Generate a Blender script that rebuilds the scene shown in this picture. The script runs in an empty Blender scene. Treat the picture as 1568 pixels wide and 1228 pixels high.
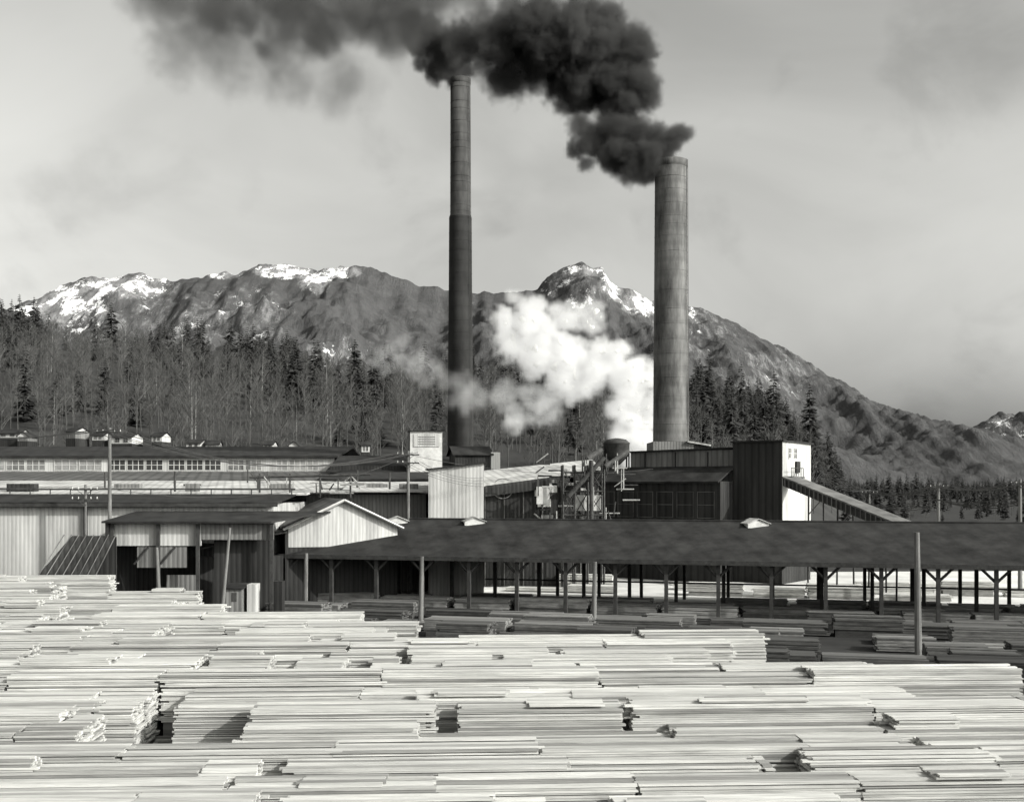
import bpy, math, random
import numpy as np
from mathutils import Vector, noise as mn
random.seed(7); np.random.seed(7)
D=bpy.data; C=bpy.context; SC=C.scene
F=1700.0; CX=784.0; HY=745.0; H=11.0
def SX(px,Y): return (px-CX)*Y/F
def SZ(py,Y): return H+(HY-py)*Y/F
R=random.uniform
# ---------------------------------------------------------------- materials
def mat(name, col, var=0.25, scale=1.0, rough=0.85, stretch=(1,1,1), bump=0.0, stripe=None, metallic=0.0, attr=False, warm=0.965):
    m=D.materials.new(name); m.use_nodes=True; nt=m.node_tree; N=nt.nodes; L=nt.links
    b=N['Principled BSDF']; b.inputs['Roughness'].default_value=rough; b.inputs['Metallic'].default_value=metallic
    b.inputs['Specular IOR Level'].default_value=0.2
    tc=N.new('ShaderNodeTexCoord'); mp=N.new('ShaderNodeMapping'); mp.inputs['Scale'].default_value=stretch
    L.new(tc.outputs['Object'],mp.inputs['Vector'])
    n=N.new('ShaderNodeTexNoise'); n.inputs['Scale'].default_value=scale; n.inputs['Detail'].default_value=9; n.inputs['Roughness'].default_value=0.7
    L.new(mp.outputs['Vector'],n.inputs['Vector'])
    mr=N.new('ShaderNodeMapRange'); mr.inputs['From Min'].default_value=0.3; mr.inputs['From Max'].default_value=0.7
    mr.inputs['To Min'].default_value=col*(1-var); mr.inputs['To Max'].default_value=min(0.9,col*(1+var))
    L.new(n.outputs['Fac'],mr.inputs['Value']); val=mr.outputs['Result']
    def mul(a,bv):
        x=N.new('ShaderNodeMath'); x.operation='MULTIPLY'; L.new(a,x.inputs[0])
        if isinstance(bv,float): x.inputs[1].default_value=bv
        else: L.new(bv,x.inputs[1])
        return x.outputs[0]
    hgt=n.outputs['Fac']
    if stripe:
        vec,freq,amt=stripe
        dp=N.new('ShaderNodeVectorMath'); dp.operation='DOT_PRODUCT'; L.new(tc.outputs['Object'],dp.inputs[0]); dp.inputs[1].default_value=vec
        s=mul(dp.outputs['Value'],float(freq))
        sn=N.new('ShaderNodeMath'); sn.operation='SINE'; L.new(s,sn.inputs[0])
        m2=N.new('ShaderNodeMapRange'); m2.inputs['From Min'].default_value=-1; m2.inputs['From Max'].default_value=-0.2
        m2.inputs['To Min'].default_value=1-amt; m2.inputs['To Max'].default_value=1
        L.new(sn.outputs[0],m2.inputs['Value']); val=mul(val,m2.outputs['Result']); hgt=sn.outputs[0]
    if attr:
        a=N.new('ShaderNodeAttribute'); a.attribute_name='tone'; val=mul(val,a.outputs['Fac'])
    cc=N.new('ShaderNodeCombineColor'); L.new(val,cc.inputs[0]); L.new(val,cc.inputs[1]); L.new(mul(val,float(warm)),cc.inputs[2])
    L.new(cc.outputs[0],b.inputs['Base Color'])
    if bump>0:
        bp=N.new('ShaderNodeBump'); bp.inputs['Strength'].default_value=bump; bp.inputs['Distance'].default_value=0.1
        L.new(hgt,bp.inputs['Height']); L.new(bp.outputs['Normal'],b.inputs['Normal'])
    return m
M={}
M['white']=mat('white_corrugated',0.44,0.45,0.45,stretch=(1,1,0.12),stripe=((1,0.45,0),17.0,0.16),bump=0.1)
M['grey']=mat('weathered_board',0.16,0.5,0.5,stretch=(1,1,0.15),stripe=((1,0.45,0),16.0,0.3),bump=0.15)
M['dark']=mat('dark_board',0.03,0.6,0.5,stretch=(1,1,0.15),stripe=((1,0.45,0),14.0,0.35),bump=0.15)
M['tar']=mat('tar_paper_roof',0.024,0.75,0.4,stretch=(1,1,1),stripe=((1,0.25,0),3.2,0.2))
M['metal']=mat('light_metal_roof',0.42,0.6,0.25,stripe=((1,0.25,0),7.0,0.25))
M['metaldk']=mat('weathered_metal_roof',0.09,0.6,0.3,stripe=((1,0.25,0),4.0,0.35))
M['glass']=mat('window_glass',0.05,0.6,1.2,rough=0.2)
M['pane']=mat('dusty_window_pane',0.24,0.7,0.35,rough=0.4)
M['trim']=mat('painted_trim',0.5,0.3,1)
M['timber']=mat('creosoted_timber',0.04,0.5,2)
M['pole']=mat('pole_wood',0.13,0.5,2,stretch=(1,1,0.15),bump=0.3)
M['steel']=mat('rusty_steel',0.05,0.5,2)
M['ltsteel']=mat('galvanised_steel',0.3,0.3,2)
M['lumber']=mat('fresh_lumber',0.50,0.4,1.1,stretch=(0.35,5,7),attr=True,warm=0.955)
M['oldlumber']=mat('weathered_lumber',0.19,0.5,1.0,stretch=(0.3,4,4),attr=True)
M['conc']=mat('stack_concrete',0.12,0.75,0.6,stretch=(1,1,0.22),stripe=((0,0,1),3.0,0.12),bump=0.12)
M['concdk']=mat('smoky_stack_concrete',0.055,0.7,0.5,stretch=(1,1,0.2),stripe=((0,0,1),3.0,0.12),bump=0.12)
M['sootconc']=mat('sooty_stack_concrete',0.028,0.5,0.35,stretch=(1,1,0.3),stripe=((0,0,1),2.6,0.1),bump=0.12)
M['ground']=mat('yard_dirt',0.03,0.6,0.15)
M['saw']=mat('sunlit_sawdust_ground',0.6,0.3,0.12)
M['hill']=mat('brush_hillside',0.035,0.6,0.06)
M['conifer']=mat('conifer_foliage',0.024,0.6,0.4)
M['bare']=mat('bare_branches',0.075,0.45,0.4)
M['birch']=mat('pale_bark',0.22,0.3,0.4)
# ---------------------------------------------------------------- mesh helpers
class Fr:
    def __init__(s,o,d=(1,0)):
        l=math.hypot(*d); s.o=o; s.d=(d[0]/l,d[1]/l)
    def p(s,u,v,z): return (s.o[0]+u*s.d[0]-v*s.d[1], s.o[1]+u*s.d[1]+v*s.d[0], z)
W0=Fr((0,0))
class MB:
    def __init__(s): s.v=[];s.f=[];s.m=[];s.t=[];s.mats=[]
    def mi(s,m):
        if m not in s.mats: s.mats.append(m)
        return s.mats.index(m)
    def add(s,vs,fs,m,tone=1.0):
        b=len(s.v); s.v+=vs; i=s.mi(m)
        for f in fs: s.f.append(tuple(b+k for k in f)); s.m.append(i)
        s.t+= [tone]*len(vs)
    def box(s,fr,u0,u1,v0,v1,z0,z1,m,tone=1.0,tz=None):
        z1a,z1b=(z1,z1) if tz is None else tz
        P=[fr.p(u0,v0,z0),fr.p(u1,v0,z0),fr.p(u1,v1,z0),fr.p(u0,v1,z0),fr.p(u0,v0,z1a),fr.p(u1,v0,z1b),fr.p(u1,v1,z1b),fr.p(u0,v1,z1a)]
        s.add(P,[(3,2,1,0),(4,5,6,7),(0,1,5,4),(1,2,6,5),(2,3,7,6),(3,0,4,7)],m,tone)
    def slab(s,pts,th,m):
        n=len(pts); P=list(pts)+[(x,y,z-th) for x,y,z in pts]
        s.add(P,[tuple(range(n)),tuple(reversed(range(n,2*n)))]+[(i,n+i,n+(i+1)%n,(i+1)%n) for i in range(n)],m)
    def tube(s,a,b,r0,r1,m,n=6,cap=True,tone=1.0):
        a=Vector(a);b=Vector(b);d=(b-a)
        if d.length<1e-6:return
        d.normalize(); q=d.to_track_quat('Z','Y'); vs=[]
        for c,r in((a,r0),(b,r1)):
            for i in range(n):
                t=2*math.pi*i/n; vs.append(tuple(c+q@Vector((r*math.cos(t),r*math.sin(t),0))))
        fs=[(i,(i+1)%n,n+(i+1)%n,n+i) for i in range(n)]
        if cap: fs+=[tuple(reversed(range(n))),tuple(range(n,2*n))]
        s.add(vs,fs,m,tone)
    def beam(s,a,b,w,m): s.tube(a,b,w*0.7,w*0.7,m,4)
    def lathe(s,c,prof,m,n=32,cap=True):
        vs=[];fs=[]
        for r,z in prof:
            for i in range(n):
                t=2*math.pi*i/n; vs.append((c[0]+r*math.cos(t),c[1]+r*math.sin(t),z))
        for k in range(len(prof)-1):
            for i in range(n):
                j=(i+1)%n; fs.append((k*n+i,k*n+j,(k+1)*n+j,(k+1)*n+i))
        if cap: fs.append(tuple(range((len(prof)-1)*n,len(prof)*n)))
        s.add(vs,fs,m)
    def obj(s,name,parent=None,smooth=False):
        me=D.meshes.new(name); me.from_pydata(s.v,[],s.f)
        for m in s.mats: me.materials.append(M[m])
        me.polygons.foreach_set('material_index',s.m)
        if smooth: me.polygons.foreach_set('use_smooth',[True]*len(s.f))
        a=me.attributes.new('tone','FLOAT','POINT'); a.data.foreach_set('value',s.t)
        me.update(); o=D.objects.new(name,me); SC.collection.objects.link(o)
        if parent: o.parent=parent
        return o
def empty(name):
    e=D.objects.new(name,None); SC.collection.objects.link(e); return e
def gable(mb,fr,u0,u1,v0,v1,ze,zr,m,axis='v',ov=0.4,th=0.15,mw=None,z0=0):
    if axis=='v':
        um=(u0+u1)/2; k=(zr-ze)/(um-u0); zo=ze-k*ov
        mb.slab([fr.p(u0-ov,v0-ov,zo),fr.p(um,v0-ov,zr),fr.p(um,v1+ov,zr),fr.p(u0-ov,v1+ov,zo)],th,m)
        mb.slab([fr.p(um+.003,v0-ov,zr),fr.p(u1+ov,v0-ov,zo),fr.p(u1+ov,v1+ov,zo),fr.p(um+.003,v1+ov,zr)],th,m)
        if mw:
            P=lambda v:[fr.p(u0,v,z0),fr.p(u1,v,z0),fr.p(u1,v,ze-th),fr.p(um,v,zr-th),fr.p(u0,v,ze-th)]
            mb.add(P(v0)+P(v1),[(0,1,2,3,4),(9,8,7,6,5),(0,4,9,5),(2,1,6,7)],mw)
    else:
        vm=(v0+v1)/2; k=(zr-ze)/(vm-v0); zo=ze-k*ov
        mb.slab([fr.p(u0-ov,v0-ov,zo),fr.p(u1+ov,v0-ov,zo),fr.p(u1+ov,vm,zr),fr.p(u0-ov,vm,zr)],th,m)
        mb.slab([fr.p(u0-ov,vm+.003,zr),fr.p(u1+ov,vm+.003,zr),fr.p(u1+ov,v1+ov,zo),fr.p(u0-ov,v1+ov,zo)],th,m)
        if mw:
            P=lambda u:[fr.p(u,v0,z0),fr.p(u,v1,z0),fr.p(u,v1,ze-th),fr.p(u,vm,zr-th),fr.p(u,v0,ze-th)]
            mb.add(P(u0)+P(u1),[(4,3,2,1,0),(5,6,7,8,9),(0,5,9,4),(2,7,6,1)],mw)
def windows(mb,fr,u0,u1,v,z0,z1,n,frac=0.7,pane='glass',fm='trim',mull=2):
    w=(u1-u0)/n
    for i in range(n):
        a=u0+w*i+w*(1-frac)/2; b=a+w*frac
        mb.box(fr,a,b,v-0.03,v-0.005,z0,z1,pane)
        for k in range(mull+1):
            x=a+(b-a)*k/mull; mb.box(fr,x-.05,x+.05,v-.07,v-.032,z0-.05,z1+.05,fm)
        for z in (z0,(z0+z1)/2,z1): mb.box(fr,a+.052,b-.052,v-.06,v-.033,z-.04,z+.04,fm)
# ---------------------------------------------------------------- camera, light, sky
cam=D.cameras.new('camera'); co=D.objects.new('camera',cam); SC.collection.objects.link(co); SC.camera=co
co.location=(0,0,H); co.rotation_euler=(math.radians(90),0,0)
cam.sensor_width=36; cam.lens=36*F/1568; cam.shift_y=(HY-614)/1568; cam.clip_end=60000; cam.clip_start=0.5
EL=math.radians(29); AZ=math.radians(118)
sd=Vector((math.sin(AZ)*math.cos(EL),math.cos(AZ)*math.cos(EL),math.sin(EL)))
sl=D.lights.new('sun','SUN'); sl.energy=4.8; sl.angle=math.radians(0.5); sl.color=(1,0.985,0.95)
so=D.objects.new('sun',sl); SC.collection.objects.link(so); so.rotation_euler=sd.to_track_quat('Z','Y').to_euler(); so.location=(50,-50,80)
w=D.worlds.new('World'); SC.world=w; w.use_nodes=True; nt=w.node_tree; N=nt.nodes; L=nt.links
bg=N['Background']; bg.inputs['Strength'].default_value=0.15
sky=N.new('ShaderNodeTexSky'); sky.sky_type='NISHITA'; sky.sun_disc=False; sky.sun_elevation=EL; sky.sun_rotation=AZ; sky.dust_density=4.0; sky.air_density=1.6
bw=N.new('ShaderNodeRGBToBW'); L.new(sky.outputs[0],bw.inputs[0])
tc=N.new('ShaderNodeTexCoord')
def skynoise(scale,stretch,f0,f1,t0,t1,dist):
    mp=N.new('ShaderNodeMapping'); mp.inputs['Scale'].default_value=stretch; mp.inputs['Rotation'].default_value=(0,.5,0); L.new(tc.outputs['Generated'],mp.inputs['Vector'])
    n1=N.new('ShaderNodeTexNoise'); n1.inputs['Scale'].default_value=scale; n1.inputs['Detail'].default_value=6; n1.inputs['Distortion'].default_value=dist; L.new(mp.outputs[0],n1.inputs['Vector'])
    mr=N.new('ShaderNodeMapRange'); mr.interpolation_type='SMOOTHSTEP'; mr.inputs['From Min'].default_value=f0; mr.inputs['From Max'].default_value=f1; mr.inputs['To Min'].default_value=t0; mr.inputs['To Max'].default_value=t1
    L.new(n1.outputs['Fac'],mr.inputs['Value']); return mr.outputs[0]
def wm(op,a,b):
    x=N.new('ShaderNodeMath'); x.operation=op
    for i,q in enumerate((a,b)):
        if isinstance(q,(int,float)): x.inputs[i].default_value=q
        else: L.new(q,x.inputs[i])
    return x.outputs[0]
fl=wm('POWER',bw.outputs[0],1.1)
v=wm('MULTIPLY',wm('MULTIPLY',fl,skynoise(2.6,(1,1,1.6),.3,.7,.82,1.12,.5)),skynoise(7.5,(1,1,1.3),.28,.45,.84,1.0,.3))
v=wm('MULTIPLY',v,1.24)
cl=N.new('ShaderNodeCombineColor')
for i,k in enumerate((1,1,0.955)): L.new(wm('MULTIPLY',v,k),cl.inputs[i])
L.new(cl.outputs[0],bg.inputs['Color'])
# ---------------------------------------------------------------- ground
mb=MB(); mb.add([(-20000,-300,0),(20000,-300,0),(20000,30000,0),(-20000,30000,0)],[(0,1,2,3)],'ground'); mb.obj('ground')
mb=MB(); mb.add([(-16,110,.004),(110,86,.004),(160,150,.004),(-20,140,.004)],[(0,1,2,3)],'saw'); mb.obj('sunlit_sawdust_yard')  # pale sheet beyond the shed, sunlit brightness put into its colour
# ---------------------------------------------------------------- mountains
PR=[(-500,560),(-200,520),(0,483),(40,465),(75,450),(100,436),(130,422),(170,424),(215,419),(240,423),(265,432),(300,425),(340,415),(365,420),(400,405),(430,403),(470,412),(490,412),(510,405),(545,401),(580,408),(640,430),(690,443),(760,445),(800,441),(822,438),(838,422),(852,417),(870,408),(893,402),(905,407),(922,406),(932,428),(950,437),(970,440),(1000,455),(1050,465),(1075,468),(1100,480),(1170,520),(1220,545),(1260,575),(1300,600),(1350,620),(1410,635),(1430,648),(1470,672),(1520,700),(1600,730),(1800,744),(2200,745)]
def ridge(prof,Y0,Yf,name,nx,ny,rough,snow,seed):
    xs=np.array([SX(p[0],Y0) for p in prof]); zs=np.array([SZ(p[1],Y0) for p in prof])
    vs=[];tn=[]
    X=np.linspace(xs[0],xs[-1],nx)
    for j in range(ny):
        t=j/(ny-1)*1.15
        Y=Yf+(Y0-Yf)*t
        for i in range(nx):
            x=X[i]; wx=x+mn.fractal(Vector((x/500,Y/500,seed)),.8,2,3)*60*(1-min(t,1))
            hr=np.interp(wx,xs,zs)
            hf=min(1,hr/400)
            sh=(t**1.15) if t<=1 else max(0,1-(t-1)*2.5)
            r=mn.ridged_multi_fractal(Vector((x/900+seed,Y/900,0.3)),0.9,2.1,7,1.0,2.0)-1.0
            g=mn.ridged_multi_fractal(Vector((x/330+(Y-Y0)*.0006+seed,Y/1500,1.3)),0.85,2.2,6,1.0,2.0)-1.0
            f=mn.fractal(Vector((x/160,Y/160,seed)),0.75,2.0,6)
            cr=mn.fractal(Vector((x/55,seed,0)),.7,2,4)
            amp=math.sin(math.pi*min(t,1))*rough
            z=hr*sh+ r*amp*0.6*hr/800 + g*(amp*.35+rough*.05*min(t,1))*hf + f*(amp*0.16+rough*0.05*min(t,1))*hf + cr*rough*.05*hf*min(t,1)
            vs.append((x,Y,z-5)); tn.append(snow(x*F/Y+CX, HY-(z-H)*F/Y, t, f, r))
    fs=[(j*nx+i,j*nx+i+1,(j+1)*nx+i+1,(j+1)*nx+i) for j in range(ny-1) for i in range(nx-1)]
    m=MB(); m.v=vs; m.f=fs; m.t=tn; m.m=[0]*len(fs); m.mats=['mtn']; return m.obj(name,smooth=True)
def mmat():
    m=D.materials.new('forested_mountain'); m.use_nodes=True; nt=m.node_tree; N=nt.nodes; L=nt.links; b=N['Principled BSDF']; b.inputs['Roughness'].default_value=1; b.inputs['Specular IOR Level'].default_value=0
    tc=N.new('ShaderNodeTexCoord')
    def noi(scale,st,det=12,ro=.72):
        mp=N.new('ShaderNodeMapping'); mp.inputs['Scale'].default_value=st; L.new(tc.outputs['Object'],mp.inputs[0])
        n=N.new('ShaderNodeTexNoise'); n.inputs['Scale'].default_value=scale; n.inputs['Detail'].default_value=det; n.inputs['Roughness'].default_value=ro; L.new(mp.outputs[0],n.inputs['Vector']); return n.outputs['Fac']
    def rng(src,a0,a1,b0,b1):
        x=N.new('ShaderNodeMapRange'); x.inputs['From Min'].default_value=a0; x.inputs['From Max'].default_value=a1; x.inputs['To Min'].default_value=b0; x.inputs['To Max'].default_value=b1; L.new(src,x.inputs['Value']); return x.outputs['Result']
    def M2(op,a,b_):
        x=N.new('ShaderNodeMath'); x.operation=op; L.new(a,x.inputs[0])
        if isinstance(b_,float): x.inputs[1].default_value=b_
        else: L.new(b_,x.inputs[1])
        return x.outputs[0]
    na=noi(.014,(1,1,1)); nb=noi(.02,(1.6,.5,.6),12,.78); nc=noi(.009,(1.5,.7,1.2),12,.8)
    a=N.new('ShaderNodeAttribute'); a.attribute_name='tone'; T=a.outputs['Fac']
    base=rng(na,.34,.66,.07,.11)  # base lifted: distance haze is put into the colour
    ad=M2('ADD',T,rng(nb,.35,.65,-.4,.4)); rock=rng(ad,.45,.9,0,.16)
    ac=M2('ADD',T,rng(nc,.38,.62,-.5,.5)); sn=rng(ac,.84,.98,0,.85)
    g=rng(nb,.3,.7,.6,1.3)
    s=M2('ADD',M2('ADD',base,M2('MULTIPLY',rock,g)),sn)
    cc=N.new('ShaderNodeCombineColor')
    for i in range(3): L.new(s,cc.inputs[i])
    L.new(cc.outputs[0],b.inputs['Base Color'])
    bp=N.new('ShaderNodeBump'); bp.inputs['Strength'].default_value=0.8; bp.inputs['Distance'].default_value=25; L.new(nb,bp.inputs['Height']); L.new(bp.outputs[0],b.inputs['Normal'])
    return m
M['mtn']=mmat()
def bl(px,py,cx,cy,rx,ry): 
    q=1-((px-cx)/rx)**2-((py-cy)/ry)**2
    return q**.5 if q>0 else 0.0
def snow1(px,py,t,f,r):
    v=0
    for c in((190,436,95,26),(110,465,75,40),(435,411,58,17),(482,430,30,22),(938,432,28,34),(980,460,38,30),(345,418,35,10),(525,414,38,12),(45,472,35,16),(900,412,40,12)):
        v=max(v,.96*bl(px,py,*c))
    rk=.12
    for c in((375,485,90,60),(250,485,90,50),(880,440,70,60),(1060,500,80,70),(520,540,60,40),(140,500,70,40),(1180,570,90,50)):
        rk=max(rk,.12+.42*bl(px,py,*c))
    return max(v,rk)
ridge(PR,4000,2500,'mountain',760,190,170,snow1,3.1)
PR2=[(1250,745),(1350,715),(1420,690),(1450,678),(1470,664),(1485,657),(1500,645),(1512,640),(1530,628),(1550,632),(1568,637),(1620,640),(1700,655),(1900,720),(2100,744)]
ridge(PR2,8000,6000,'distant_mountain',260,80,300,lambda px,py,t,f,r:max(.35,.8*bl(px,py,1540,655,45,26)),9.2)
# ---------------------------------------------------------------- forest hill
def hillz(X,Y):
    pxs=[-260,-180,-60,60,100,130,158,176,190]; zz=[88,76,62,60,56,47,30,8,-3]
    hc=np.interp(X*600/Y,pxs,zz)
    if hc<=0: return -2.0
    t=(Y-215)/385
    if t<0: return -1
    s=min(1,t)**0.85 if t<1 else max(0,1-(t-1)*0.8)
    return hc*s+ mn.fractal(Vector((X/60,Y/60,1)),0.8,2,4)*2.5*min(1,t*2)*min(1,hc/30)-0.8
nx,ny=200,90; vs=[]
for j in range(ny):
    Y=215+ j*8.0
    for i in range(nx):
        X=-520+i*4.2; vs.append((X,Y,hillz(X,Y)))
mb=MB(); mb.v=vs; mb.t=[1]*len(vs); mb.f=[(j*nx+i,j*nx+i+1,(j+1)*nx+i+1,(j+1)*nx+i) for j in range(ny-1) for i in range(nx-1)]; mb.m=[0]*len(mb.f); mb.mats=['hill']; mb.obj('forest_hill',smooth=True)
def conifer(seed,h=26):
    rs=random.Random(seed); m=MB(); m.tube((0,0,-1),(0,0,h),0.35,0.03,'bare',5)
    nt=26; base=rs.uniform(.05,.22)
    for k in range(nt):
        t=base+(1-base)*(k/nt)**1.0; z=h*t
        rad=(1-t)**0.8*h*rs.uniform(.15,.22)+0.25
        for b in range(rs.randint(5,8)):
            if rs.random()<.15: continue
            a=rs.uniform(0,6.283); r=rad*rs.uniform(.5,1.2); dr=r*rs.uniform(.15,.5)
            d=Vector((math.cos(a),math.sin(a),0)); p=Vector((-d.y,d.x,0)); wd=r*rs.uniform(.22,.36)
            c=Vector((0,0,z)); mid=c+d*r*.55-Vector((0,0,dr*.35)); tip=c+d*r-Vector((0,0,dr))
            dn=Vector((0,0,-r*.25))
            m.add([tuple(c),tuple(mid+p*wd+dn),tuple(tip),tuple(mid-p*wd+dn),tuple(mid+Vector((0,0,.15)))],[(0,1,4),(1,2,4),(2,3,4),(3,0,4)],'conifer')
    me=m.obj('tmp'); d=me.data; D.objects.remove(me); return d
def bare(seed,h=17,mt='bare'):
    rs=random.Random(seed); m=MB(); lean=Vector((rs.uniform(-.05,.05),rs.uniform(-.05,.05),1))
    top=lean*h; m.tube((0,0,-1),tuple(top*.55),.17,.1,mt,5,False); m.tube(tuple(top*.55),tuple(top),.1,.02,mt,4,False)
    for i in range(16):
        t=rs.uniform(.3,.95); b=top*t; a=rs.uniform(0,6.28); l=h*.3*(1.15-t)+.8
        d=Vector((math.cos(a)*.7,math.sin(a)*.7,1)).normalized(); e=b+d*l; m.tube(tuple(b),tuple(e),.07,.02,'bare',3,False)
        for k in range(6):
            s=b.lerp(e,rs.uniform(.25,1)); dd=(d+Vector((rs.uniform(-.7,.7),rs.uniform(-.7,.7),rs.uniform(-.1,.4)))).normalized(); l2=l*rs.uniform(.3,.6)
            g=s+dd*l2; m.tube(tuple(s),tuple(g),.04,.02,'bare',3,False)
    me=m.obj('tmp'); d=me.data; D.objects.remove(me); return d
CON=[conifer(i) for i in range(8)]; BAR=[bare(20+i) for i in range(6)]; BIR=[bare(40+i,20,'birch') for i in range(3)]
fe=empty('distant_forest')
def put(me,X,Y,s,par=None,name='tree',z=None,sx=1.0):
    o=D.objects.new(name,me); SC.collection.objects.link(o); o.location=(X,Y,(hillz(X,Y) if z is None else z)); o.scale=(s*sx,s*sx,s); o.rotation_euler=(0,0,R(0,6.28)); 
    if par: o.parent=par
    return o
cnt=0
while cnt<600:
    Y=R(330,720) if random.random()<.6 else R(540,650); px=R(-150,1290); X=SX(px,Y)
    if hillz(X,Y)<4: continue
    dens=mn.noise(Vector((X/50,Y/60,5)))
    pr=0.12+dens*1.8
    if px>1040: pr=.8+dens
    if px<80: pr+=.3
    if Y<470 and px<1000: pr-=0.3
    if random.random()>pr: continue
    put(random.choice(CON),X,Y,R(.4,1.2)*(0.85 if px>1000 else 1),fe,'conifer',sx=R(.9,1.45)); cnt+=1
for i in range(1700):
    Y=R(262,650); px=R(-150,1280); X=SX(px,Y)
    if hillz(X,Y)<3: continue
    if px>1050 and random.random()<.5: continue
    put(random.choice(BAR) if random.random()<.96 else random.choice(BIR),X,Y,R(.55,1.2),fe,'bare_tree')
for i in range(220):
    Y=R(225,290); px=R(-100,900); X=SX(px,Y); put(random.choice(BAR),X,Y,R(.2,.42),fe,'bare_tree',sx=1.4)
for i in range(1300):
    Y=R(300,2300); px=R(1150,1800); X=SX(px,Y)
    if hillz(X,min(Y,900))>3: continue
    put(random.choice(CON+BAR[:3]),X,Y,R(.15,.5) if Y<900 else R(.4,.9),fe,'valley_tree',z=0,sx=R(1,1.6))
for px,yt,yb,Y in((35,475,600,480),(275,525,650,420),(487,520,600,540),(575,580,665,340),(650,520,620,520),(672,585,650,350),(400,515,600,560),(885,622,700,330),(1085,540,640,520),(1240,585,680,470),(435,515,590,570),(130,520,600,520),(1135,555,650,480),(165,565,640,430),(200,520,600,450),(10,500,600,460),(1185,565,650,470),(545,535,600,560)):
    X=SX(px,Y); z=hillz(X,Y); h=SZ(yt,Y)-z
    put(random.choice(CON),X,Y,max(h,8)/26,None,'conifer_tree',sx=R(1.1,1.5))
for px,yt,Y in((222,545,400),(240,550,400),(383,560,390),(400,535,400),(616,640,300)):
    X=SX(px,Y); z=hillz(X,Y); put(random.choice(BIR),X,Y,max(SZ(yt,Y)-z,8)/20,None,'birch_tree')
# ---------------------------------------------------------------- small houses on hillside
for px,py,wpx in((12,666,36),(35,671,16),(108,667,16),(150,670,18),(186,675,34),(240,672,16),(296,684,22),(325,684,20),(410,687,14),(450,686,16),(560,688,12)):
    Y=240+R(0,12); X=SX(px,Y); z=SZ(py,Y)-.9; e=empty('hillside_house'); fr=Fr((X,Y),(1,R(-.25,.25))); wd=wpx*Y/F/2; hh=R(1.3,2.0)
    m=MB(); m.box(fr,-wd,wd,0,5,z-6,z+.3,'dark'); m.box(fr,-wd,wd,0.01,5,z+.301,z+hh,random.choice(['trim','white','grey'])); m.obj('walls',e)
    m=MB(); gable(m,fr,-wd,wd,0,5,z+hh+.05,z+hh+.9,'tar',axis='u' if R(0,1)<.7 else 'v',ov=.3,th=.12,mw='trim',z0=z+hh-.2); m.obj('roof',e)
    m=MB(); windows(m,fr,-wd*.8,wd*.8,0,z+.6,z+hh-.3,max(2,int(wd)),.5,fm='grey'); m.obj('windows',e)
# ---------------------------------------------------------------- chimneys
def stack(name,c,prof,m1,m2,split):
    e=empty(name)
    lo=[p for p in prof if p[1]<=split]; hi=[p for p in prof if p[1]>=split]
    if len(lo)>1: m=MB(); m.lathe(c,lo,m1,48,False); m.obj('lower_shaft',e,True)
    m=MB(); m.lathe(c,hi,m2,48,True); m.obj('shaft',e,True)
    z0,z1=prof[0][1],prof[-1][1]; rr=lambda z:np.interp(z,[p[1] for p in prof],[p[0] for p in prof])
    m=MB(); z=z0+2
    while z<z1-1:
        r=rr(z)+.02; mm_=m2 if z>split else m1; m.lathe(c,[(r-.03,z-.05),(r,z-.04),(r,z+.04),(r-.03,z+.05)],mm_,48,False); z+=R(.9,2.6)
    r=rr(z1); m.lathe(c,[(r+.01,z1-.9),(r+.07,z1-.8),(r+.07,z1+.05),(r-.3,z1+.06)],m2,48,False)
    m.obj('bands',e,True)
    m=MB(); ang=math.radians(-35)
    def lp(z,o): 
        r=rr(z)+.22; return (c[0]+r*math.cos(ang)-o*math.sin(ang),c[1]+r*math.sin(ang)+o*math.cos(ang),z)
    for o in(-.22,.22): m.tube(lp(z0,o),lp(z1,o),.03,.03,'steel',4)
    z=z0
    while z<z1: m.tube(lp(z,-.22),lp(z,.22),.02,.02,'steel',3); z+=.45
    m.obj('ladder',e); return e
Y=150; c=(SX(1027.5,Y),Y)
stack('smokestack',c,[(2.42,0),(2.42,SZ(675,Y)),(2.3,SZ(500,Y)),(2.24,SZ(400,Y)),(2.18,SZ(300,Y)),(2.15,SZ(248,Y))],'conc','conc',SZ(675,Y))
Y=185; c2=(SX(705,Y),Y)
stack('smokestack',c2,[(2.2,0),(2.15,SZ(640,Y)),(1.95,SZ(450,Y)),(1.88,SZ(334,Y)),(1.87,SZ(333,Y)),(1.7,SZ(329,Y)),(1.66,SZ(122,Y))],'sootconc','concdk',SZ(333,Y))
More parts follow.
